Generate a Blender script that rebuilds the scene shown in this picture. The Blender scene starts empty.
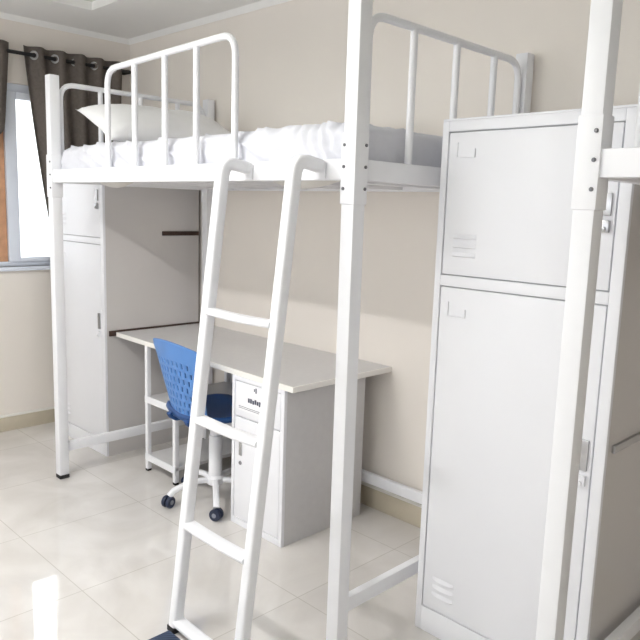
import bpy, bmesh, math, random
from mathutils import Vector, Matrix, noise

random.seed(7)
scene = bpy.context.scene
COL = scene.collection


# ------------------------------------------------------------------ materials
def lin(r, g, b):
    f = lambda c: (c / 255 / 12.92) if c / 255 <= 0.04045 else ((c / 255 + 0.055) / 1.055) ** 2.4
    return (f(r), f(g), f(b), 1.0)


def mat(name, rgb, rough=0.5, metal=0.0, spec=0.5, var=0.03, scale=14.0, bump=0.0, bscale=60.0, coat=0.0):
    """Principled material with a faint procedural colour variation and optional bump."""
    m = bpy.data.materials.new(name)
    m.use_nodes = True
    nt = m.node_tree
    b = nt.nodes['Principled BSDF']
    b.inputs['Roughness'].default_value = rough
    b.inputs['Metallic'].default_value = metal
    b.inputs['Specular IOR Level'].default_value = spec
    b.inputs['Coat Weight'].default_value = coat
    tc = nt.nodes.new('ShaderNodeTexCoord')
    nz = nt.nodes.new('ShaderNodeTexNoise')
    nz.inputs['Scale'].default_value = scale
    nz.inputs['Detail'].default_value = 4
    nt.links.new(tc.outputs['Object'], nz.inputs['Vector'])
    rp = nt.nodes.new('ShaderNodeValToRGB')
    c = lin(*rgb)
    rp.color_ramp.elements[0].color = tuple(min(1, x * (1 - var)) for x in c[:3]) + (1,)
    rp.color_ramp.elements[1].color = tuple(min(1, x * (1 + var)) for x in c[:3]) + (1,)
    rp.color_ramp.elements[0].position = .3
    rp.color_ramp.elements[1].position = .7
    nt.links.new(nz.outputs['Fac'], rp.inputs['Fac'])
    nt.links.new(rp.outputs['Color'], b.inputs['Base Color'])
    if bump:
        n2 = nt.nodes.new('ShaderNodeTexNoise')
        n2.inputs['Scale'].default_value = bscale
        nt.links.new(tc.outputs['Object'], n2.inputs['Vector'])
        bp = nt.nodes.new('ShaderNodeBump')
        bp.inputs['Strength'].default_value = bump
        bp.inputs['Distance'].default_value = 0.01
        nt.links.new(n2.outputs['Fac'], bp.inputs['Height'])
        nt.links.new(bp.outputs['Normal'], b.inputs['Normal'])
    return m


M = {}
M['white_metal'] = mat('white_powder_coat', (236, 237, 241), .4, spec=.4, var=.012)
M['locker_white'] = mat('locker_white_enamel', (233, 234, 239), .45, spec=.35, var=.012, scale=4)
M['locker_grey'] = mat('locker_near_side_grey', (204, 201, 200), .35, var=.015, scale=4)
M['desk_grey'] = mat('pale_grey_laminate', (201, 200, 201), .3, var=.02, scale=30)
M['desk_edge'] = mat('white_edge_banding', (238, 236, 232), .4, var=.01)
M['brown'] = mat('dark_brown_wood', (62, 42, 34), .5, var=.15, scale=40)
M['sheet'] = mat('white_cotton_sheet', (214, 215, 222), .9, spec=.15, var=.02, bump=.5, bscale=22)
M['pillow'] = mat('white_pillow_cotton', (236, 236, 238), .9, spec=.2, var=.01, bump=.2, bscale=20)
M['blue'] = mat('blue_plastic', (82, 130, 194), .4, var=.04)
M['blue_dark'] = mat('deep_blue_plastic', (30, 70, 124), .45, var=.05)
M['navy'] = mat('navy_rubber', (30, 40, 66), .5, var=.1)
M['caster_grey'] = mat('grey_hub_plastic', (130, 134, 145), .4)
M['rubber'] = mat('black_rubber', (20, 20, 22), .6)
M['steel'] = mat('brushed_steel', (180, 180, 182), .3, metal=.9)
M['dark_steel'] = mat('dark_bolt_steel', (120, 120, 125), .4, metal=.4)
M['wall'] = mat('cream_wall_paint', (234, 228, 221), .8, spec=.25, var=.012, scale=2.5, bump=.03, bscale=90)
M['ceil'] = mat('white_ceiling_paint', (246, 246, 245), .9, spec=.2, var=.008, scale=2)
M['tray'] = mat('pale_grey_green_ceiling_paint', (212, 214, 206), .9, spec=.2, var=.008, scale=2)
M['skirt'] = mat('beige_skirting_tile', (196, 187, 168), .25, var=.05, scale=8)
M['skirt_top'] = mat('white_trim_paint', (236, 234, 228), .5, var=.01)
M['frame'] = mat('white_window_frame', (226, 232, 243), .4, var=.01)
M['timber'] = mat('orange_brown_timber', (200, 152, 118), .5, var=.12, scale=25)
M['paper'] = mat('white_paper_label', (238, 238, 242), .8, var=.01)
M['ink'] = mat('dark_blue_grey_ink', (70, 74, 92), .8)
M['seam'] = mat('shadow_gap_grey', (185, 185, 188), .6)
M['slat'] = mat('bed_base_board', (214, 211, 206), .6, var=.03, scale=10)


def curtain_mat():
    m = mat('grey_brown_curtain_cloth', (104, 97, 92), .9, spec=.15, var=.1, scale=60, bump=.15, bscale=250)
    return m


M['curtain'] = curtain_mat()


def floor_mat():
    m = bpy.data.materials.new('glossy_cream_tiles')
    m.use_nodes = True
    nt = m.node_tree
    b = nt.nodes['Principled BSDF']
    geo = nt.nodes.new('ShaderNodeNewGeometry')
    mp = nt.nodes.new('ShaderNodeMapping')
    mp.vector_type = 'POINT'
    T = .57
    mp.inputs['Location'].default_value = (.435 / T, -.9 / T, 0)
    mp.inputs['Scale'].default_value = (1 / T, 1 / T, 1 / T)
    nt.links.new(geo.outputs['Position'], mp.inputs['Vector'])
    br = nt.nodes.new('ShaderNodeTexBrick')
    br.offset = 0
    br.inputs['Scale'].default_value = 1
    br.inputs['Mortar Size'].default_value = .0035
    br.inputs['Mortar Smooth'].default_value = .2
    br.inputs['Brick Width'].default_value = 1
    br.inputs['Row Height'].default_value = 1
    br.inputs['Color1'].default_value = (1, 1, 1, 1)
    br.inputs['Color2'].default_value = (.96, .96, .96, 1)
    br.inputs['Mortar'].default_value = (.74, .73, .70, 1)
    nt.links.new(mp.outputs['Vector'], br.inputs['Vector'])
    nz = nt.nodes.new('ShaderNodeTexNoise')
    nz.inputs['Scale'].default_value = 2.2
    nz.inputs['Detail'].default_value = 6
    nz.inputs['Distortion'].default_value = 1.6
    nt.links.new(geo.outputs['Position'], nz.inputs['Vector'])
    rp = nt.nodes.new('ShaderNodeValToRGB')
    e = rp.color_ramp.elements
    e[0].position = .3
    e[0].color = lin(206, 202, 198)
    e[1].position = .68
    e[1].color = lin(223, 220, 217)
    nt.links.new(nz.outputs['Fac'], rp.inputs['Fac'])
    mx = nt.nodes.new('ShaderNodeMix')
    mx.data_type = 'RGBA'
    mx.blend_type = 'MULTIPLY'
    mx.inputs['Factor'].default_value = 1
    nt.links.new(rp.outputs['Color'], mx.inputs['A'])
    nt.links.new(br.outputs['Color'], mx.inputs['B'])
    nt.links.new(mx.outputs['Result'], b.inputs['Base Color'])
    b.inputs['Roughness'].default_value = .04
    b.inputs['Specular IOR Level'].default_value = .8
    return m


M['floor'] = floor_mat()


def mat_weave():
    m = bpy.data.materials.new('navy_ribbed_mat')
    m.use_nodes = True
    nt = m.node_tree
    b = nt.nodes['Principled BSDF']
    tc = nt.nodes.new('ShaderNodeTexCoord')
    wv = nt.nodes.new('ShaderNodeTexWave')
    wv.bands_direction = 'DIAGONAL'
    wv.inputs['Scale'].default_value = 40
    nt.links.new(tc.outputs['Object'], wv.inputs['Vector'])
    rp = nt.nodes.new('ShaderNodeValToRGB')
    rp.color_ramp.elements[0].color = lin(34, 44, 66)
    rp.color_ramp.elements[1].color = lin(62, 78, 104)
    nt.links.new(wv.outputs['Fac'], rp.inputs['Fac'])
    nt.links.new(rp.outputs['Color'], b.inputs['Base Color'])
    b.inputs['Roughness'].default_value = .85
    return m


M['mat'] = mat_weave()


def glass_mat():
    m = bpy.data.materials.new('clear_window_glass')
    m.use_nodes = True
    nt = m.node_tree
    nt.nodes.remove(nt.nodes['Principled BSDF'])
    out = nt.nodes['Material Output']
    tr = nt.nodes.new('ShaderNodeBsdfTransparent')
    gl = nt.nodes.new('ShaderNodeBsdfGlossy')
    gl.inputs['Roughness'].default_value = .02
    fr = nt.nodes.new('ShaderNodeFresnel')
    fr.inputs['IOR'].default_value = 1.35
    mx = nt.nodes.new('ShaderNodeMixShader')
    nt.links.new(fr.outputs['Fac'], mx.inputs['Fac'])
    nt.links.new(tr.outputs['BSDF'], mx.inputs[1])
    nt.links.new(gl.outputs['BSDF'], mx.inputs[2])
    nt.links.new(mx.outputs['Shader'], out.inputs['Surface'])
    return m


M['glass'] = glass_mat()


def lamp_mat():
    m = bpy.data.materials.new('lit_lamp_diffuser')
    m.use_nodes = True
    b = m.node_tree.nodes['Principled BSDF']
    b.inputs['Base Color'].default_value = (.9, .9, .9, 1)
    b.inputs['Emission Color'].default_value = (1, .97, .92, 1)
    b.inputs['Emission Strength'].default_value = 4
    return m


M['lamp'] = lamp_mat()


# ------------------------------------------------------------------ mesh helpers
def new_bm():
    return bmesh.new()


def add_box(bm, lo, hi, bev=0.0, seg=2):
    lo, hi = Vector(lo), Vector(hi)
    c = (lo + hi) / 2
    s = hi - lo
    r = bmesh.ops.create_cube(bm, size=1, matrix=Matrix.Translation(c) @ Matrix.Diagonal((s.x, s.y, s.z, 1)))
    if bev > 0:
        vs = set(r['verts'])
        es = [e for e in bm.edges if e.verts[0] in vs and e.verts[1] in vs]
        bmesh.ops.bevel(bm, geom=es, offset=min(bev, .45 * min(s)), segments=seg, affect='EDGES', profile=.6)
    return bm


def round_path(pts, rad, n=8):
    """Round the inner corners of a polyline with radius rad."""
    pts = [Vector(p) for p in pts]
    out = [pts[0]]
    for i in range(1, len(pts) - 1):
        a, b, c = pts[i - 1], pts[i], pts[i + 1]
        d1 = (a - b).normalized()
        d2 = (c - b).normalized()
        ang = d1.angle(d2)
        t = min(rad / math.tan(ang / 2), (a - b).length * .48, (c - b).length * .48)
        p1, p2 = b + d1 * t, b + d2 * t
        for k in range(n + 1):
            u = k / n
            out.append(p1 * (1 - u) ** 2 + b * 2 * u * (1 - u) + p2 * u * u)
    out.append(pts[-1])
    return out


def circle_profile(r, n=14):
    return [(r * math.cos(2 * math.pi * k / n), r * math.sin(2 * math.pi * k / n)) for k in range(n)]


def square_profile(a, b, r=.004, n=3):
    """Rounded rectangle, a x b full size."""
    out = []
    for cx, cy, s in ((a / 2 - r, b / 2 - r, 0), (-a / 2 + r, b / 2 - r, 90), (-a / 2 + r, -b / 2 + r, 180), (a / 2 - r, -b / 2 + r, 270)):
        for k in range(n + 1):
            t = math.radians(s + 90 * k / n)
            out.append((cx + r * math.cos(t), cy + r * math.sin(t)))
    return out


def sweep(bm, pts, prof, side=(0, 1, 0)):
    """Sweep a closed profile along a path; `side` fixes the profile's first axis."""
    pts = [Vector(p) for p in pts]
    side = Vector(side).normalized()
    rings = []
    for i, p in enumerate(pts):
        t = (pts[min(i + 1, len(pts) - 1)] - pts[max(i - 1, 0)]).normalized()
        s = (side - t * side.dot(t)).normalized()
        w = t.cross(s)
        rings.append([bm.verts.new(p + s * a + w * b) for a, b in prof])
    n = len(prof)
    for i in range(len(rings) - 1):
        for k in range(n):
            bm.faces.new((rings[i][k], rings[i][(k + 1) % n], rings[i + 1][(k + 1) % n], rings[i + 1][k]))
    bm.faces.new(rings[0][::-1])
    bm.faces.new(rings[-1])
    return bm


def add_lathe(bm, c, prof, n=24, axis='Z'):
    """Revolve (radius, height) pairs about an axis through c."""
    c = Vector(c)
    rings = []
    for r, h in prof:
        ring = []
        for k in range(n):
            t = 2 * math.pi * k / n
            x, y = r * math.cos(t), r * math.sin(t)
            v = {'Z': Vector((x, y, h)), 'X': Vector((h, x, y)), 'Y': Vector((y, h, x))}[axis]
            ring.append(bm.verts.new(c + v))
        rings.append(ring)
    for i in range(len(rings) - 1):
        for k in range(n):
            bm.faces.new((rings[i][k], rings[i][(k + 1) % n], rings[i + 1][(k + 1) % n], rings[i + 1][k]))
    bm.faces.new(rings[0][::-1])
    bm.faces.new(rings[-1])
    return bm


def obj(name, bm, m, parent=None, smooth=True):
    bmesh.ops.recalc_face_normals(bm, faces=bm.faces)
    me = bpy.data.meshes.new(name)
    bm.to_mesh(me)
    bm.free()
    if smooth:
        for p in me.polygons:
            p.use_smooth = True
        me.set_sharp_from_angle(angle=math.radians(35))
    o = bpy.data.objects.new(name, me)
    COL.objects.link(o)
    me.materials.append(M[m])
    if parent is not None:
        o.parent = parent
        inv = Matrix.Identity(4)
        q = parent
        off = Vector((0, 0, 0))
        while q is not None:
            off += q.location
            q = q.parent
        o.location = -off      # meshes are authored in world coordinates
    return o


def box(name, lo, hi, m, parent=None, bev=.002):
    return obj(name, add_box(new_bm(), lo, hi, bev), m, parent)


def thing(name, label, cat, loc, group=None):
    o = bpy.data.objects.new(name, None)
    o.empty_display_size = .1
    COL.objects.link(o)
    o.location = loc
    o['label'] = label
    o['category'] = cat
    if group:
        o['group'] = group
    return o


def tag(o, label, cat, group=None):
    o['label'] = label
    o['category'] = cat
    if group:
        o['group'] = group
    return o


def structure(o):
    o['kind'] = 'structure'
    return o


def dup(root, dy, label):
    """Copy of a thing (with copies of its parts and their sub-parts) shifted along the wall."""
    r = root.copy()
    COL.objects.link(r)
    r.location = root.location + Vector((0, dy, 0))
    r['label'] = label
    for ch in list(root.children):
        c = ch.copy()
        COL.objects.link(c)
        c.parent = r
        for g in list(ch.children):
            d = g.copy()
            COL.objects.link(d)
            d.parent = c
    return r


def recenter(o):
    """Move a single-mesh thing's origin to the middle of its base."""
    me = o.data
    xs = [v.co for v in me.vertices]
    c = Vector(((min(v.x for v in xs) + max(v.x for v in xs)) / 2, (min(v.y for v in xs) + max(v.y for v in xs)) / 2, min(v.z for v in xs)))
    me.transform(Matrix.Translation(-c))
    o.location = o.location + c
    return o


# ------------------------------------------------------------------ room shell
XW, YB, ZC = .965, 2.95, 2.5           # right wall, window wall, ceiling
XL, YF = -3.3, -4.2                    # left wall and the wall behind the camera
WX0, WX1, WZ0, WZ1 = -1.0, .52, 1.03, 2.12   # window opening

structure(box('floor', (XL - .15, YF - .15, -.1), (XW + .15, YB + .15, 0), 'floor', bev=0))
structure(box('wall_right', (XW, YF - .15, 0), (XW + .15, YB + .15, ZC + .2), 'wall', bev=0))

bm = new_bm()
add_box(bm, (XL, YB, 0), (WX0, YB + .15, ZC + .2))
add_box(bm, (WX1, YB, 0), (XW, YB + .15, ZC + .2))
add_box(bm, (WX0, YB, 0), (WX1, YB + .15, WZ0))
add_box(bm, (WX0, YB, WZ1), (WX1, YB + .15, ZC + .2))
structure(obj('wall_back', bm, 'wall', smooth=False))

# left wall with a long daylight opening, wall behind the camera with another
LY0, LY1, LZ0, LZ1 = -1.3, 2.5, .9, 2.2
bm = new_bm()
add_box(bm, (XL - .15, YF, 0), (XL, LY0, ZC + .2))
add_box(bm, (XL - .15, LY1, 0), (XL, YB, ZC + .2))
add_box(bm, (XL - .15, LY0, 0), (XL, LY1, LZ0))
add_box(bm, (XL - .15, LY0, LZ1), (XL, LY1, ZC + .2))
structure(obj('wall_left', bm, 'wall', smooth=False))
structure(box('wall_front', (XL, YF - .15, 0), (XW, YF, ZC + .2), 'wall', bev=0))

# ceiling: perimeter band at ZC round a recessed tray
TX0, TX1, TY0, TY1 = -2.9, .45, -3.6, 2.46
bm = new_bm()
add_box(bm, (TX1, YF, ZC), (XW, YB, ZC + .1))
add_box(bm, (XL, YF, ZC), (TX0, YB, ZC + .1))
add_box(bm, (TX0, TY1, ZC), (TX1, YB, ZC + .1))
add_box(bm, (TX0, YF, ZC), (TX1, TY0, ZC + .1))
structure(obj('ceiling', bm, 'ceil', smooth=False))
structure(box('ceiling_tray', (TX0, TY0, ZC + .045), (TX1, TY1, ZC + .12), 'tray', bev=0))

# cornice
def cornice(name, a, b, inward):
    bm = new_bm()
    a, b = Vector(a), Vector(b)
    inward = Vector(inward)
    prof = [(0, 0), (.028, 0), (.022, -.008), (.01, -.018), (.004, -.028), (0, -.028)]
    rings = []
    for p in (a, b):
        rings.append([bm.verts.new(p + inward * u + Vector((0, 0, w))) for u, w in prof])
    for k in range(len(prof)):
        bm.faces.new((rings[0][k], rings[0][(k + 1) % len(prof)], rings[1][(k + 1) % len(prof)], rings[1][k]))
    bm.faces.new(rings[0])
    bm.faces.new(rings[1][::-1])
    return structure(obj(name, bm, 'ceil'))


cornice('trim_1', (XW, YF, ZC), (XW, YB, ZC), (-1, 0, 0))
cornice('trim_2', (XL, YB, ZC), (XW, YB, ZC), (0, -1, 0))

# tile skirting with a pale top bead
def skirting(name, lo, hi, beadlo, beadhi):
    o = structure(box(name, lo, hi, 'skirt', bev=.002))
    structure(obj('bead', add_box(new_bm(), beadlo, beadhi, .003), 'skirt_top', o))
    return o


skirting('baseboard_right', (XW - .012, YF, 0), (XW, YB, .1), (XW - .016, YF, .1), (XW, YB, .115))
skirting('baseboard_back', (XL, YB - .012, 0), (XW - .012, YB, .09), (XL, YB - .016, .09), (XW - .016, YB, .105))

# ------------------------------------------------------------------ window
win = bpy.data.objects.new('window_1', None)
COL.objects.link(win)
win.location = (-.24, YB, WZ0)
structure(win)
yf0, yf1 = YB + .02, YB + .075
def wbox(name, lo, hi, m, bev=.004):
    o = box(name, lo, hi, m, win, bev)
    structure(o)
    return o
bm = new_bm()                                     # outer frame
add_box(bm, (WX0, yf0, WZ0), (WX0 + .05, yf1, WZ1), .004)
add_box(bm, (WX1 - .05, yf0, WZ0), (WX1, yf1, WZ1), .004)
add_box(bm, (WX0 + .05, yf0, WZ1 - .05), (WX1 - .05, yf1, WZ1), .004)
add_box(bm, (WX0 + .05, yf0, WZ0), (WX1 - .05, yf1, WZ0 + .03), .004)
structure(obj('window_frame', bm, 'frame', win))
bm = new_bm()                                     # right sash
add_box(bm, (.135, yf0 - .015, WZ0 + .03), (.205, yf1 - .02, WZ1 - .05), .004)
add_box(bm, (WX1 - .11, yf0 - .015, WZ0 + .03), (WX1 - .05, yf1 - .02, WZ1 - .05), .004)
add_box(bm, (.205, yf0 - .015, WZ0 + .03), (WX1 - .11, yf1 - .02, WZ0 + .055), .004)
add_box(bm, (.205, yf0 - .015, WZ1 - .09), (WX1 - .11, yf1 - .02, WZ1 - .05), .004)
structure(obj('sash', bm, 'frame', win))
wbox('timber_mullion', (.055, yf0, WZ0 + .03), (.132, yf1, WZ1 - .05), 'timber')
bm = new_bm()                                     # left sash
add_box(bm, (-.01, yf0 - .015, WZ0 + .03), (.053, yf1 - .02, WZ1 - .05), .004)
add_box(bm, (WX0 + .05, yf0 - .015, WZ0 + .03), (WX0 + .11, yf1 - .02, WZ1 - .05), .004)
add_box(bm, (WX0 + .11, yf0 - .015, WZ0 + .03), (-.01, yf1 - .02, WZ0 + .055), .004)
add_box(bm, (WX0 + .11, yf0 - .015, WZ1 - .09), (-.01, yf1 - .02, WZ1 - .05), .004)
structure(obj('sash', bm, 'frame', win))
wbox('window_pane', (.2, yf0 + .012, WZ0 + .05), (WX1 - .105, yf0 + .017, WZ1 - .085), 'glass', 0)
wbox('window_pane', (WX0 + .105, yf0 + .012, WZ0 + .05), (-.005, yf0 + .017, WZ1 - .085), 'glass', 0)
wbox('window_sill', (WX0 - .04, YB - .03, WZ0 - .025), (WX1 + .03, YB + .08, WZ0), 'frame', .006)

# ------------------------------------------------------------------ curtains
def curtain(name, label, top, bottom, z0, z1, waves, rod_z):
    """top/bottom: (x0, x1) span at the rod and as a function of height; pleated cloth with eyelets."""
    root = thing(name, label, 'curtain', ((top[0] + top[1]) / 2, YB - .06, z0), 'grey brown curtains at the window')
    bm = new_bm()
    nx, nz = waves * 14, 40
    grid = []
    for j in range(nz + 1):
        v = j / nz
        z = z1 + (z0 - z1) * v
        xa, xb = bottom(z)
        row = []
        for i in range(nx + 1):
            u = i / nx
            amp = .026 * (1 - .35 * v)
            x = xa + (xb - xa) * u
            y = YB - .065 + amp * math.sin(2 * math.pi * waves * u + .4) + .006 * math.sin(9 * u + 7 * v)
            row.append(bm.verts.new((x, y, z)))
        grid.append(row)
    for j in range(nz):
        for i in range(nx):
            bm.faces.new((grid[j][i], grid[j][i + 1], grid[j + 1][i + 1], grid[j + 1][i]))
    cl = obj('cloth', bm, 'curtain', root)
    so = cl.modifiers.new('thickness', 'SOLIDIFY')
    so.thickness = .004
    for k in range(waves):                        # steel eyelets where the cloth crosses the rod
        for ph in (.5,):
            u = (k + ph - .4 / (2 * math.pi)) / waves
            if not 0 < u < 1:
                continue
            x = top[0] + (top[1] - top[0]) * u
            bm = new_bm()
            n = 20
            R, r = .021, .006
            rings = []
            for a in range(n):
                t = 2 * math.pi * a / n
                ring = []
                for b_ in range(8):
                    s = 2 * math.pi * b_ / 8
                    rad = R + r * math.cos(s)
                    # ring in a plane turned towards the viewer's side of the pleat
                    ring.append(bm.verts.new((x + rad * math.cos(t) * .75, YB - .068 - rad * math.cos(t) * .6 + r * math.sin(s), rod_z + rad * math.sin(t))))
                rings.append(ring)
            for a in range(n):
                for b_ in range(8):
                    bm.faces.new((rings[a][b_], rings[a][(b_ + 1) % 8], rings[(a + 1) % n][(b_ + 1) % 8], rings[(a + 1) % n][b_]))
            obj('eyelet', bm, 'steel', root)
    return root


ROD = 2.285
def right_span(z):
    t = min(1, max(0, (2.32 - z) / 1.1))
    return (.236 + .115 * t + .02 * t * t, .875 - .06 * t)
def left_span(z):
    t = min(1, max(0, (2.32 - z) / .6))
    xb = .15 - .055 * t if z > 1.84 else max(-.12, .105 - .9 * (1.84 - z))
    return (-.62 + .1 * t, xb)
curtain('window_curtain', 'grey brown eyelet curtain bunched behind the far bed post right of the window', (.236, .875), right_span, .35, 2.335, 5, ROD)
curtain('window_curtain', 'grey brown eyelet curtain at the left edge of the window', (-.62, .15), left_span, .35, 2.335, 5, ROD)
bm = new_bm()
sweep(bm, [(-1.1, YB - .065, ROD), (.93, YB - .065, ROD)], circle_profile(.011), (0, 0, 1))
rod = thing('curtain_rod', 'dark metal curtain rod along the top of the window', 'curtain rod', (0, YB, ROD))
obj('rod', bm, 'rubber', rod)
for x in (-.99, .915):
    bm = new_bm()
    add_box(bm, (x - .01, YB - .07, ROD - .012), (x + .01, YB, ROD + .012), .002)
    obj('bracket', bm, 'rubber', rod)

# ------------------------------------------------------------------ loft bed
L, W = 2.0, .92
ZR0, ZR1, ZLOW, ZTOP = 1.525, 1.587, .19, 2.035
HP = .025                                 # half post


def hoop(name, parent, path, bars, side):
    bm = new_bm()
    sweep(bm, round_path(path, .075, 8), circle_profile(.0125), side)
    h = obj(name, bm, 'white_metal', parent)
    for a, b in bars:
        bm = new_bm()
        sweep(bm, [a, b], circle_profile(.0125), side)
        obj('bar', bm, 'white_metal', h)
    return h


def make_bed(y0, label):
    bed = thing('loft_bed', label, 'loft bed', (W / 2, y0 + L / 2, 0), 'white steel loft beds along the right wall')
    for px, py in ((0, 0), (0, L), (W, 0), (W, L)):
        bm = new_bm()
        add_box(bm, (px - HP, y0 + py - HP, .018), (px + HP, y0 + py + HP, ZTOP), .004)
        p = obj('post', bm, 'white_metal', bed)
        bm = new_bm()
        add_box(bm, (px - HP - .001, y0 + py - HP - .001, 0), (px + HP + .001, y0 + py + HP + .001, .022), .004)
        obj('foot_cap', bm, 'rubber', p)
        bm = new_bm()
        g = .0035
        add_box(bm, (px - HP - g, y0 + py - HP - g, 1.455), (px + HP + g, y0 + py + HP + g, 1.66), .003)
        obj('corner_sleeve', bm, 'white_metal', p)
        sx = -1 if px == 0 else 1
        ix = 1 if px == 0 else -1
        sy = 1 if py == 0 else -1
        for z in (1.50, 1.563, 1.625):               # bolts on the outer faces
            bm = new_bm()
            add_lathe(bm, (px + sx * (HP + g), y0 + py + sy * .016, z), [(.005, -.002), (.005, .003), (.003, .005)] if sx > 0 else [(.003, -.005), (.005, -.003), (.005, .002)], 10, 'X')
            obj('bolt', bm, 'dark_steel', p)
            bm = new_bm()
            add_lathe(bm, (px + ix * .016, y0 + py - sy * (HP + g), z), [(.003, -.005), (.005, -.003), (.005, .002)] if sy > 0 else [(.005, -.002), (.005, .003), (.003, .005)], 10, 'Y')
            obj('bolt', bm, 'dark_steel', p)
    e = HP - .001
    for px in (0, W):
        bm = new_bm()
        add_box(bm, (px - .022, y0 + e, ZR0), (px + .014 if px == 0 else px + .022, y0 + L - e, ZR1), .004)
        obj('side_rail', bm, 'white_metal', bed)
    for py in (0, L):
        bm = new_bm()
        add_box(bm, (e, y0 + py - .016, ZR0), (W - e, y0 + py + .016, ZR1), .004)
        obj('end_rail', bm, 'white_metal', bed)
        bm = new_bm()
        add_box(bm, (e, y0 + py - .014, ZLOW - .05), (W - e, y0 + py + .014, ZLOW), .004)
        obj('lower_rail', bm, 'white_metal', bed)
    bm = new_bm()
    add_box(bm, (W - .014, y0 + e, ZLOW - .05), (W + .014, y0 + L - e, ZLOW), .004)
    obj('lower_rail', bm, 'white_metal', bed)
    bm = new_bm()
    add_box(bm, (.014, y0 + .016, 1.548), (W - .022, y0 + L - .016, 1.566), 0)
    base = obj('bed_base', bm, 'slat', bed)
    for k in range(6):                            # cross bearers beneath the board
        yy = y0 + .25 + k * .3
        bm = new_bm()
        add_box(bm, (.014, yy - .015, 1.53), (W - .022, yy + .015, 1.548), .003)
        obj('cross_bearer', bm, 'white_metal', base)
    for yy, hw in ((.29, .2), (1.53, .13)):       # base cover sagging below the side rail
        bm = new_bm()
        rows = []
        for i in range(13):
            u = i / 6 - 1
            rows.append([bm.verts.new((.016 + .12 * j / 6, y0 + yy + hw * u, 1.548 - .045 * (1 - u * u) * math.sin(math.pi * (j + 1.5) / 8.5))) for j in range(7)])
        for i in range(12):
            for j in range(6):
                bm.faces.new((rows[i][j], rows[i + 1][j], rows[i + 1][j + 1], rows[i][j + 1]))
        obj('sagging_cover', bm, 'slat', base)
    xs = (.25, .48, .71)
    zt = 2.0
    for py, nm in ((0, 'footboard'), (L, 'headboard')):
        y = y0 + py
        hoop(nm, bed, [(.0395, y, ZR1 - .01), (.0395, y, zt), (W - .0395, y, zt), (W - .0395, y, ZR1 - .01)],
             [((x, y, ZR1 - .01), (x, y, zt)) for x in xs], (0, 1, 0))
    hoop('guard_rail', bed, [(0, y0 + .57, ZR1 - .01), (0, y0 + .57, 2.02), (0, y0 + 1.46, 2.0), (0, y0 + 1.46, ZR1 - .01)],
         [((0, y0 + y, ZR1 - .01), (0, y0 + y, 2.008)) for y in (.8, 1.01, 1.235)], (1, 0, 0))
    return bed


BED2 = -2.716
bed = make_bed(0, 'white steel loft bed with desk beneath, ladder on its side, in mid picture')
bed2 = dup(bed, BED2, 'white steel loft bed at the right edge, its post in front of the tall locker')
for o in bed2.children:                           # its lower rails are bolted one hole higher
    if o.name.startswith('lower_rail'):
        o.location.z += .035


# ------------------------------------------------------------------ bedding
def make_mattress(name, label, y0):
    bm = new_bm()
    x0, x1, ya, yb, z0, z1 = .034, W - .03, y0 + .035, y0 + L - .035, 1.567, 1.694
    nx, ny, nz = 24, 210, 9
    vs = {}

    def P(i, j, k):
        key = (i, j, k)
        if key in vs:
            return vs[key]
        u, v, w = i / nx, j / ny, k / nz
        x, y, z = x0 + (x1 - x0) * u, ya + (yb - ya) * v, z0 + (z1 - z0) * w
        # round the edges
        r = .03
        dx, dy, dz = min(x - x0, x1 - x), min(y - ya, yb - y), (z1 - z)
        if dz < r:
            f = (1 - math.sqrt(max(0, 1 - ((r - dz) / r) ** 2)))
            if dx < r * 1.2:
                x += (r * f) * (1 if u < .5 else -1) * .8
            if dy < r * 1.2:
                y += (r * f) * (1 if v < .5 else -1) * .8
        q = Vector((x * 3.2 + y * 2.1, y * 2.8 - x, z * 4))
        n1 = noise.noise(q)
        # diagonal creases: a ridged noise along a slanted direction
        s = Vector(((y * 1.0 - (z if w < 1 else z1) * 2.4 + x * .8) * 8, (y * .5 - x) * 1.4, 3.1))
        rg = 1 - abs(noise.noise(s)) * 2
        rg = max(0, rg) ** 4
        puff = .008 * n1 + .014 * rg
        bunch = max(0, 1 - abs(v - .07) / .09)            # bunched sheet near the post
        puff += bunch * .009 * (0.5 + .5 * math.sin(y * 150 - z * 70))
        if k == nz:
            z += puff * .6 + .004 + bunch * .004
        if i == 0:
            x -= min(.03, .01 * abs(n1) + .018 * rg + (bunch * .018 * (.5 + .5 * math.sin(y * 150 - z * 70)))) * (1 if 0 < k else 0)
        if j == 0:
            y -= abs(puff) * .4
        vs[key] = bm.verts.new((x, y, z))
        return vs[key]

    for i in range(nx):
        for j in range(ny):
            bm.faces.new((P(i, j, nz), P(i + 1, j, nz), P(i + 1, j + 1, nz), P(i, j + 1, nz)))
            bm.faces.new((P(i, j, 0), P(i, j + 1, 0), P(i + 1, j + 1, 0), P(i + 1, j, 0)))
    for k in range(nz):
        for j in range(ny):
            bm.faces.new((P(0, j, k), P(0, j, k + 1), P(0, j + 1, k + 1), P(0, j + 1, k)))
            bm.faces.new((P(nx, j, k), P(nx, j + 1, k), P(nx, j + 1, k + 1), P(nx, j, k + 1)))
        for i in range(nx):
            bm.faces.new((P(i, 0, k), P(i + 1, 0, k), P(i + 1, 0, k + 1), P(i, 0, k + 1)))
            bm.faces.new((P(i, ny, k), P(i, ny, k + 1), P(i + 1, ny, k + 1), P(i + 1, ny, k)))
    o = obj(name, bm, 'sheet')
    o.data.set_sharp_from_angle(angle=math.radians(80))
    tag(o, label, 'mattress', 'white sheeted mattresses on the loft beds')
    return recenter(o)


mt = make_mattress('mattress', 'white wrinkled sheeted mattress on the mid picture loft bed', 0)
m2 = mt.copy()
COL.objects.link(m2)
m2.location.y += BED2 - .033
m2.scale.y = .955
m2['label'] = 'white sheeted mattress on the right edge loft bed, barely showing'


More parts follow.
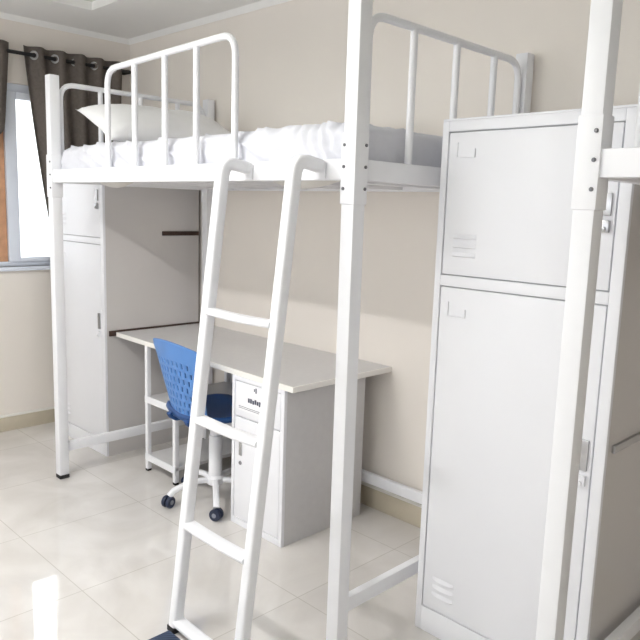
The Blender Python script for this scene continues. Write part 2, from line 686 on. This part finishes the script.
def make_pillow():
    bm = new_bm()
    n, m_ = 36, 26
    hw, hd, th = .395, .2, .1
    top, bot = [], []
    for i in range(n + 1):
        rt, rb = [], []
        for j in range(m_ + 1):
            u, v = i / n * 2 - 1, j / m_ * 2 - 1
            px = hw * u * (1 - .07 * (1 - abs(v)) ** 2 * 0 - .06 * (1 - u * u) * 0)
            # pinched sides, pointed corners
            px = hw * u * (1 - .07 * (1 - v * v))
            py = hd * v * (1 - .09 * (1 - u * u) * 1)
            h = th * ((1 - abs(u) ** 3.2) * (1 - abs(v) ** 2.6)) ** .5
            w = .012 * noise.noise(Vector((px * 9, py * 9, 2))) * (h / th)
            rt.append(bm.verts.new((px, py, h + w)))
            if 0 < i < n and 0 < j < m_:
                rb.append(bm.verts.new((px, py, -h * .42 + w)))
            else:
                rb.append(rt[-1])
        top.append(rt)
        bot.append(rb)
    for i in range(n):
        for j in range(m_):
            bm.faces.new((top[i][j], top[i + 1][j], top[i + 1][j + 1], top[i][j + 1]))
            f = (bot[i][j], bot[i][j + 1], bot[i + 1][j + 1], bot[i + 1][j])
            if len(set(f)) >= 3:
                bm.faces.new(f)
    R = Matrix.Translation((.465, 1.73, 1.8)) @ Matrix.Rotation(math.radians(-4), 4, 'Z') @ Matrix.Rotation(math.radians(24), 4, 'X')
    bmesh.ops.transform(bm, matrix=R, verts=bm.verts)
    o = obj('pillow', bm, 'pillow')
    o.data.set_sharp_from_angle(angle=math.radians(120))
    tag(o, 'plump white pillow leaning on the headboard of the mid picture loft bed', 'pillow')
    return recenter(o)


make_pillow()

# ------------------------------------------------------------------ ladder
lad = thing('bed_ladder', 'white steel ladder leaning on the side rail of the mid picture loft bed', 'ladder', (-.31, .29, 0))
def lad_x(z):
    return -.315 + .118 * z
for y in (.115, .46):
    path = [(lad_x(0), y, 0.012), (lad_x(.7), y, .7), (lad_x(1.57), y, 1.582), (-.03, y, 1.566)]
    pts = [Vector(path[0]), Vector(path[1])] + round_path(path[1:], .085, 10)[1:]
    bm = new_bm()
    sweep(bm, pts, square_profile(.039, .039, .009), (0, 1, 0))
    r = obj('side_rail', bm, 'white_metal', lad)
    bm = new_bm()
    add_box(bm, (-.03, y - .022, 1.53), (-.0235, y + .022, 1.578), .002)
    obj('mounting_plate', bm, 'white_metal', r)
    bm = new_bm()
    add_box(bm, (lad_x(0) - .021, y - .021, 0), (lad_x(0) + .021, y + .021, .02), .003)
    obj('foot_cap', bm, 'rubber', r)
for z in (1.095, .735, .375, .035):
    bm = new_bm()
    n = 12
    ring = square_profile(.05, .022, .009)
    # flattened tube step, slightly sagging
    pts = [(lad_x(z), .115 + .012 + (.345 - .024) * t / n, z - .004 * math.sin(math.pi * t / n)) for t in range(n + 1)]
    sweep(bm, pts, ring, (1, 0, 0))
    obj('step', bm, 'white_metal', lad)

# ------------------------------------------------------------------ lockers
LX0, LX1, LH = .32, .945, 1.725


def make_locker(y0, width, label):
    """y0: near side; the doors face the aisle (-X)."""
    y1 = y0 + width
    lk = thing('locker', label, 'locker', ((LX0 + LX1) / 2, (y0 + y1) / 2, 0), 'tall white lockers')
    bm = new_bm()
    add_box(bm, (LX0 + .012, y0 + .002, .0), (LX1, y1 - .002, LH), 0)
    obj('carcass', bm, 'seam', lk)
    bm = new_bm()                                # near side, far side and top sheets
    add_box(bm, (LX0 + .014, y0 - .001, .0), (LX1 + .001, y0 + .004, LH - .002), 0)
    obj('side_panel', bm, 'locker_grey', lk)  # near side sheet in a greyer tone than the far one
    bm = new_bm()
    add_box(bm, (LX0 + .014, y1 - .004, .0), (LX1 + .001, y1 + .001, LH - .002), 0)
    obj('side_panel', bm, 'locker_white', lk)
    bm = new_bm()
    add_box(bm, (LX0, y0 - .001, LH - .004), (LX1 + .001, y1 + .001, LH + .003), .002)
    obj('top_panel', bm, 'locker_white', lk)
    # front frame
    bm = new_bm()
    add_box(bm, (LX0, y0 - .001, 0), (LX0 + .016, y0 + .032, LH - .004), .002)
    add_box(bm, (LX0, y1 - .022, 0), (LX0 + .016, y1 + .001, LH - .004), .002)
    add_box(bm, (LX0, y0 + .032, LH - .036), (LX0 + .016, y1 - .022, LH - .004), .002)
    add_box(bm, (LX0, y0 + .032, 1.208), (LX0 + .016, y1 - .022, 1.242), .002)
    add_box(bm, (LX0, y0 + .032, 0), (LX0 + .016, y1 - .022, .088), .002)
    obj('front_frame', bm, 'locker_white', lk)
    g = .004
    ya, yb = y0 + .032 + g, y1 - .022 - g
    for za, zb, lock_z in ((1.242 + g, LH - .036 - g, 1.475), (.088 + g, 1.208 - g, .78)):
        bm = new_bm()
        add_box(bm, (LX0 + .001, ya, za), (LX0 + .014, yb, zb), .003)
        d = obj('door', bm, 'locker_white', lk)
        upper = za > 1
        # card holder: raised L shaped rim
        yl = yb - .03
        zt = zb - (.03 if upper else .045)
        bm = new_bm()
        add_box(bm, (LX0 - .003, yl - .004, zt - .045), (LX0 + .002, yl, zt), .001)
        add_box(bm, (LX0 - .003, yl - .068, zt - .047), (LX0 + .002, yl - .004, zt - .043), .001)
        add_box(bm, (LX0 - .003, yl - .068, zt - .043), (LX0 + .002, yl - .064, zt - .02), .001)
        obj('card_holder', bm, 'locker_white', d)
        # pressed louvres
        zl = za + .06 if upper else za + .055
        for k in range(3):
            z = zl + k * .028
            bm = new_bm()
            n = 10
            rows = []
            for s in range(n + 1):
                yy = yb - .035 - .085 * s / n
                bulge = .007 * math.sin(math.pi * s / n) ** .5
                rows.append([bm.verts.new((LX0 + .0005, yy, z + .012)), bm.verts.new((LX0 - bulge, yy, z)), bm.verts.new((LX0 + .0005, yy, z - .004))])
            for s in range(n):
                for q in range(2):
                    bm.faces.new((rows[s][q], rows[s + 1][q], rows[s + 1][q + 1], rows[s][q + 1]))
            obj('louvre', bm, 'locker_white', d)
        # handle: recessed steel pull with a small lock beneath
        yh = ya + .022
        bm = new_bm()
        hh = .03 if upper else .045
        add_box(bm, (LX0 - .006, yh - .012, lock_z - hh), (LX0 + .002, yh + .012, lock_z + hh), .003)
        obj('handle', bm, 'steel', d)
        bm = new_bm()
        add_box(bm, (LX0 - .012, yh - .012, lock_z - hh - .045), (LX0 + .002, yh + .014, lock_z - hh - .012), .004)
        add_lathe(bm, (LX0 - .014, yh + .001, lock_z - hh - .035), [(.003, -.004), (.006, -.003), (.006, .004)], 12, 'X')
        obj('lock', bm, 'locker_white' if not upper else 'steel', d)
    return lk


lk1 = make_locker(2.13, .59, 'narrow looking white locker behind the desk, next to the curtain')
# dark timber ledgers on the near side of the far locker
for x0, x1, z0, z1 in ((.345, .944, .699, .729), (.69, .94, 1.257, 1.282)):
    bm = new_bm()
    add_box(bm, (x0, 2.118, z0), (x1, 2.131, z1), .002)
    o = obj('ledger_strip', bm, 'brown', lk1)
    o['label'] = 'dark brown strip'
lk2 = make_locker(-.68, .602, 'tall white two door locker in the right foreground between the beds')
bm = new_bm()
add_box(bm, (.36, -.69, .792), (.93, -.6795, .814), .002)
obj('ledger_strip', bm, 'steel', lk2)['label'] = 'pale metal strip'

# ------------------------------------------------------------------ desks
DZ = .72


def make_desk(y0, y1, label):
    def skew(bm):
        for v in bm.verts:
            if v.co.x < .36:
                v.co.x += .045 * (v.co.y - y0) / (y1 - y0) - .008
        return bm
    dk = thing('desk', label, 'desk', (.62, (y0 + y1) / 2, 0))
    bm = new_bm()
    add_box(bm, (.349, y0, DZ - .022), (.963, y1, DZ), 0)
    top = obj('desk_top', skew(bm), 'desk_grey', dk)
    bm = new_bm()
    add_box(bm, (.345, y0 - .004, DZ - .024), (.351, y1, DZ + .0005), .001)
    add_box(bm, (.351, y0 - .004, DZ - .024), (.963, y0 + .002, DZ + .0005), .001)
    obj('edge_banding', skew(bm), 'desk_edge', top)
    # open shelf rack at the far end
    ya, yb = y1 - .58, y1 - .315
    for x in (.392, .92):
        for y in (ya, yb):
            bm = new_bm()
            add_box(bm, (x - .012, y - .012, .012), (x + .012, y + .012, DZ - .022), .002)
            lg = obj('leg', bm, 'white_metal', dk)
            bm = new_bm()
            add_box(bm, (x - .012, y - .012, 0), (x + .012, y + .012, .014), .002)
            obj('foot_cap', bm, 'rubber', lg)
    for z in (.415, .092):
        bm = new_bm()
        add_box(bm, (.384, ya - .012, z - .016), (.93, yb + .012, z + .002), .002)
        sh = obj('shelf', bm, 'desk_grey', dk)
        bm = new_bm()
        add_box(bm, (.378, ya - .012, z - .03), (.386, yb + .012, z + .006), .002)
        obj('shelf_lip', bm, 'white_metal', sh)
    bm = new_bm()
    add_box(bm, (.935, ya - .012, .08), (.942, yb + .012, DZ - .022), .001)
    obj('back_panel', bm, 'desk_grey', dk)
    return dk


make_desk(.605, 2.115, 'pale grey desk with white shelf legs beneath the mid picture bed')

# drawer cabinet under the near end of the desk
dc = thing('drawer_cabinet', 'pale grey drawer cabinet under the near end of the desk', 'cabinet', (.58, .84, 0))
cx0, cx1, cy0, cy1, cz = .345, .85, .66, 1.01, DZ - .024
bm = new_bm()
add_box(bm, (cx0 + .016, cy0, .0), (cx1, cy1, cz), .003)
obj('body', bm, 'desk_grey', dc)
bm = new_bm()
add_box(bm, (cx0, cy0, 0), (cx0 + .017, cy0 + .022, cz), .002)
add_box(bm, (cx0, cy1 - .018, 0), (cx0 + .017, cy1, cz), .002)
add_box(bm, (cx0, cy0 + .022, 0), (cx0 + .017, cy1 - .018, .03), .002)
add_box(bm, (cx0, cy0 + .022, cz - .02), (cx0 + .017, cy1 - .018, cz), .002)
obj('front_frame', bm, 'locker_white', dc)
bm = new_bm()
add_box(bm, (cx0 + .001, cy0 + .025, .515), (cx0 + .016, cy1 - .021, cz - .023), .003)
dr = obj('drawer', bm, 'locker_white', dc)
bm = new_bm()
add_box(bm, (cx0 - .001, cy0 + .075, .545), (cx0 + .0015, cy1 - .03, cz - .03), 0)
obj('paper_label', bm, 'paper', dr)['label'] = 'white paper label with dark marks'
bm = new_bm()
rnd = random.Random(3)
yy = .9
for k in range(7):                                # illegible dark scrawl on the label
    add_box(bm, (cx0 - .0016, yy - .016, .592 - .004 * rnd.random()), (cx0 - .0008, yy - .004, .606 + .008 * rnd.random()), 0)
    yy -= .015
add_box(bm, (cx0 - .0016, .838, .642), (cx0 - .0008, .846, .665), 0)
add_box(bm, (cx0 - .0016, .85, .648), (cx0 - .0008, .856, .66), 0)
for k, z in enumerate((.556, .563)):
    add_box(bm, (cx0 - .0016, .79 + .02 * k, z), (cx0 - .0008, .96, z + .0018), 0)
obj('printed_marks', bm, 'ink', dr)
bm = new_bm()
add_box(bm, (cx0 + .001, cy0 + .025, .033), (cx0 + .016, cy1 - .021, .51), .003)
do = obj('door', bm, 'locker_white', dc)
bm = new_bm()
add_box(bm, (cx0 - .003, .935, .335), (cx0 + .002, .955, .41), .002)
obj('handle', bm, 'steel', do)
bm = new_bm()
add_lathe(bm, (cx0, .945, .30), [(.006, -.005), (.009, -.003), (.009, .002)], 14, 'X')
obj('lock', bm, 'dark_steel', do)

# ------------------------------------------------------------------ office chair
HX, HY = .437, 1.255
ch = thing('office_chair', 'blue plastic swivel chair with perforated back tucked under the desk', 'chair', (HX, HY, 0))
# backrest: curved perforated shell, wide at the top, pinched at the waist
def back_pt(u, v, d=0.0):
    """u -1..1 across, v 0..1 upward; shell faces +X with a slight turn."""
    half = .165 + .048 * v ** 1.4
    y = half * u
    z = .44 + .382 * v - .022 * u * u * v
    lean = -.205 - .012 * math.sin(math.pi * v) - .05 * v ** 2.5 + .02 * (1 - v) ** 2
    x = lean + .045 * u * u * (1 - .3 * v) + d
    return x, y, z
bm = new_bm()
nu, nv = 42, 60
gr = [[None] * (nu + 1) for _ in range(nv + 1)]
rot = Matrix.Rotation(math.radians(-4), 3, 'Z')
for j in range(nv + 1):
    for i in range(nu + 1):
        u, v = i / nu * 2 - 1, j / nv
        # rounded top corners
        if v > .9:
            u *= 1 - .10 * ((v - .9) / .1) ** 2
        p = rot @ Vector(back_pt(u, v))
        gr[j][i] = bm.verts.new((HX + p.x, HY + p.y, p.z))
for j in range(nv):
    for i in range(nu):
        r = (j - 6) // 6
        hole = 6 <= j < 48 and 5 <= i < nu - 5 and (j - 6) % 6 < 4 and (i + 2 * (r % 2)) % 4 == 0
        if hole:
            continue
        bm.faces.new((gr[j][i], gr[j][i + 1], gr[j + 1][i + 1], gr[j + 1][i]))
for v in [v for v in bm.verts if not v.link_faces]:
    bm.verts.remove(v)
bk = obj('backrest', bm, 'blue', ch)
so = bk.modifiers.new('thickness', 'SOLIDIFY')
so.thickness = .008
so.offset = 0
# seat shell
bm = new_bm()
n = 28
gr = []
for i in range(n + 1):
    row = []
    for j in range(n + 1):
        u, v = i / n * 2 - 1, j / n * 2 - 1
        # square-to-rounded map
        x = .21 * u * math.sqrt(1 - .28 * v * v)
        y = .2 * v * math.sqrt(1 - .28 * u * u)
        z = .462 + .02 * (u * u * .3 + v * v * .8) - (.05 * max(0, u - .55) ** 1.5) + .02 * max(0, -u - .6)
        p = rot @ Vector((x + .01, y, z))
        row.append(bm.verts.new((HX + p.x, HY + p.y, p.z)))
    gr.append(row)
for i in range(n):
    for j in range(n):
        bm.faces.new((gr[i][j], gr[i + 1][j], gr[i + 1][j + 1], gr[i][j + 1]))
st = obj('seat', bm, 'blue_dark', ch)
st['label'] = 'deep blue seat'
so = st.modifiers.new('thickness', 'SOLIDIFY')
so.thickness = .026
so.offset = -1
# brackets linking seat and back
for s in (-1, 1):
    bm = new_bm()
    pts = [rot @ Vector(q) for q in ((-.1, s * .08, .425), (-.18, s * .08, .425), (-.2, s * .08, .44), (-.21, s * .08, .46))]
    sweep(bm, [(HX + p.x, HY + p.y, p.z) for p in round_path(pts, .03, 5)], square_profile(.03, .016, .004), (0, 1, 0))
    obj('back_bracket', bm, 'blue_dark', ch)
bm = new_bm()
add_box(bm, (HX - .09, HY - .075, .405), (HX + .09, HY + .075, .442), .01)
obj('seat_mechanism', bm, 'rubber', ch)
bm = new_bm()
add_lathe(bm, (HX, HY, 0), [(.033, .105), (.033, .33), (.028, .335), (.028, .36), (.022, .335), (.022, .41)], 24)
obj('gas_column', bm, 'white_metal', ch)
bm = new_bm()
add_lathe(bm, (HX, HY, 0), [(.036, .082), (.045, .09), (.045, .118), (.034, .13)], 24)
bs = obj('star_base', bm, 'white_metal', ch)
for k in range(5):
    a = math.radians(163 + 72 * k)
    dx, dy = math.cos(a), math.sin(a)
    bm = new_bm()
    pts = [(HX + dx * r, HY + dy * r, z) for r, z in ((.03, .106), (.09, .108), (.15, .1), (.21, .078), (.232, .056))]
    sweep(bm, pts, square_profile(.03, .024, .008), (-dy, dx, 0))
    obj('base_arm', bm, 'white_metal', bs)
    cxx, cyy = HX + dx * .236, HY + dy * .236
    sa = a + (1.0 if k % 2 else .6)               # casters swivelled at differing angles
    ax = Vector((-math.sin(sa), math.cos(sa), 0))
    bm = new_bm()
    for s in (-1, 1):
        c = Vector((cxx, cyy, .028)) + ax * (.013 * s)
        rings = []
        for rr, h in ((.012, -.009), (.026, -.009), (.028, -.006), (.028, .006), (.026, .009), (.012, .009)):
            ring = []
            for q in range(20):
                t = 2 * math.pi * q / 20
                e1 = Vector((ax.y, -ax.x, 0))
                ring.append(bm.verts.new(c + ax * h + e1 * (rr * math.cos(t)) + Vector((0, 0, rr * math.sin(t)))))
            rings.append(ring)
        for r_ in range(len(rings) - 1):
            for q in range(20):
                bm.faces.new((rings[r_][q], rings[r_][(q + 1) % 20], rings[r_ + 1][(q + 1) % 20], rings[r_ + 1][q]))
        bm.faces.new(rings[0][::-1])
        bm.faces.new(rings[-1])
    cs = obj('caster', bm, 'navy', ch)
    bm = new_bm()
    sweep(bm, [Vector((cxx, cyy, .028)) - ax * .024, Vector((cxx, cyy, .028)) + ax * .024], circle_profile(.011), (0, 0, 1))
    obj('caster_hub', bm, 'caster_grey', cs)

# ------------------------------------------------------------------ mat by the ladder
bm = new_bm()
add_box(bm, (-.72, .02, 0), (-.342, .458, .014), .005)
tag(recenter(obj('floor_mat', bm, 'mat')), 'dark navy mat on the floor just left of the ladder foot', 'mat')

# ------------------------------------------------------------------ aisle lamp with added up light, added fill lamp
LX, LZ = -1.35, 2.32
def lamp(y, label):  # hung form and upper diffuser invented so the ceiling gets fill
    t = thing('aisle_fill_lamp', label, 'lamp', (LX, y, LZ), 'linear lamps over the aisle with added fill light')
    bm = new_bm()
    add_box(bm, (LX - .06, y - .6, LZ), (LX + .06, y + .6, LZ + .05), .006)
    obj('housing', bm, 'white_metal', t)
    for z0, z1 in ((LZ - .006, LZ + .001), (LZ + .049, LZ + .056)):
        bm = new_bm()
        add_box(bm, (LX - .05, y - .58, z0), (LX + .05, y + .58, z1), .002)
        obj('diffuser', bm, 'lamp', t)
    for d in (-.45, .45):
        bm = new_bm()
        sweep(bm, [(LX, y + d, LZ + .05), (LX, y + d, ZC + .045)], circle_profile(.004, 8), (0, 1, 0))
        obj('suspension_rod', bm, 'steel', t)


LAMPS = ((.9, 'white linear lamp over the aisle, out of frame, with added up light'),
         (-1.9, 'added linear fill lamp behind the camera'))  # second lamp added only to lift the overall fill
for y, lab in LAMPS:
    lamp(y, lab)


def area(name, loc, rot, sx, sy, power, color=(1, 1, 1)):
    d = bpy.data.lights.new(name, 'AREA')
    d.shape = 'RECTANGLE'
    d.size, d.size_y = sx, sy
    d.energy = power
    d.color = color
    o = bpy.data.objects.new(name, d)
    COL.objects.link(o)
    o.location = loc
    o.rotation_euler = rot
    return o


for (y, _), power in zip(LAMPS, (30, 4)):
    area('lamp_light', (LX, y, LZ - .012), (0, 0, 0), .1, 1.15, power, (1, .977, .97))
    area('ceiling_fill_light', (LX, y, LZ + .062), (math.pi, 0, 0), .1, 1.15, power * 1.35, (1, .977, .97))  # added upward light to brighten the ceiling, no such source seen
area('window_daylight', (-.24, YB + .35, 1.6), (math.radians(90), 0, math.radians(180)), 1.5, 1.05, 14, (.95, .98, 1))
area('side_window_daylight', (XL - .1, .6, 1.55), (0, math.radians(-102), 0), 1.3, 3.8, 10, (.975, .974, 1))

world = bpy.data.worlds.new('overcast_sky')
scene.world = world
world.use_nodes = True
bg = world.node_tree.nodes['Background']
bg.inputs['Color'].default_value = (.93, .97, 1, 1)
bg.inputs['Strength'].default_value = 2.2

# ------------------------------------------------------------------ camera
cam = bpy.data.cameras.new('camera')
cam.sensor_width = 36
cam.lens = 36 * 701.067 / 640
cam.clip_start = .05
co = bpy.data.objects.new('camera', cam)
COL.objects.link(co)
yaw, pitch, roll = math.radians(45.041), math.radians(9.004), math.radians(1.818)
fwd = Vector((math.sin(yaw) * math.cos(pitch), math.cos(yaw) * math.cos(pitch), -math.sin(pitch)))
right = Vector((math.cos(yaw), -math.sin(yaw), 0))
up = right.cross(fwd)
r2 = right * math.cos(roll) + up * math.sin(roll)
u2 = -right * math.sin(roll) + up * math.cos(roll)
mw = Matrix((r2, u2, -fwd)).transposed().to_4x4()
mw.translation = Vector((-1.548, -1.423, 1.439))
co.matrix_world = mw
scene.camera = co

scene.view_settings.view_transform = 'Standard'
scene.view_settings.look = 'None'
scene.view_settings.exposure = 0.1
scene.view_settings.gamma = 1
scene.view_settings.use_curve_mapping = False
scene.cycles.use_denoising = True
scene.cycles.max_bounces = 10
scene.cycles.diffuse_bounces = 6
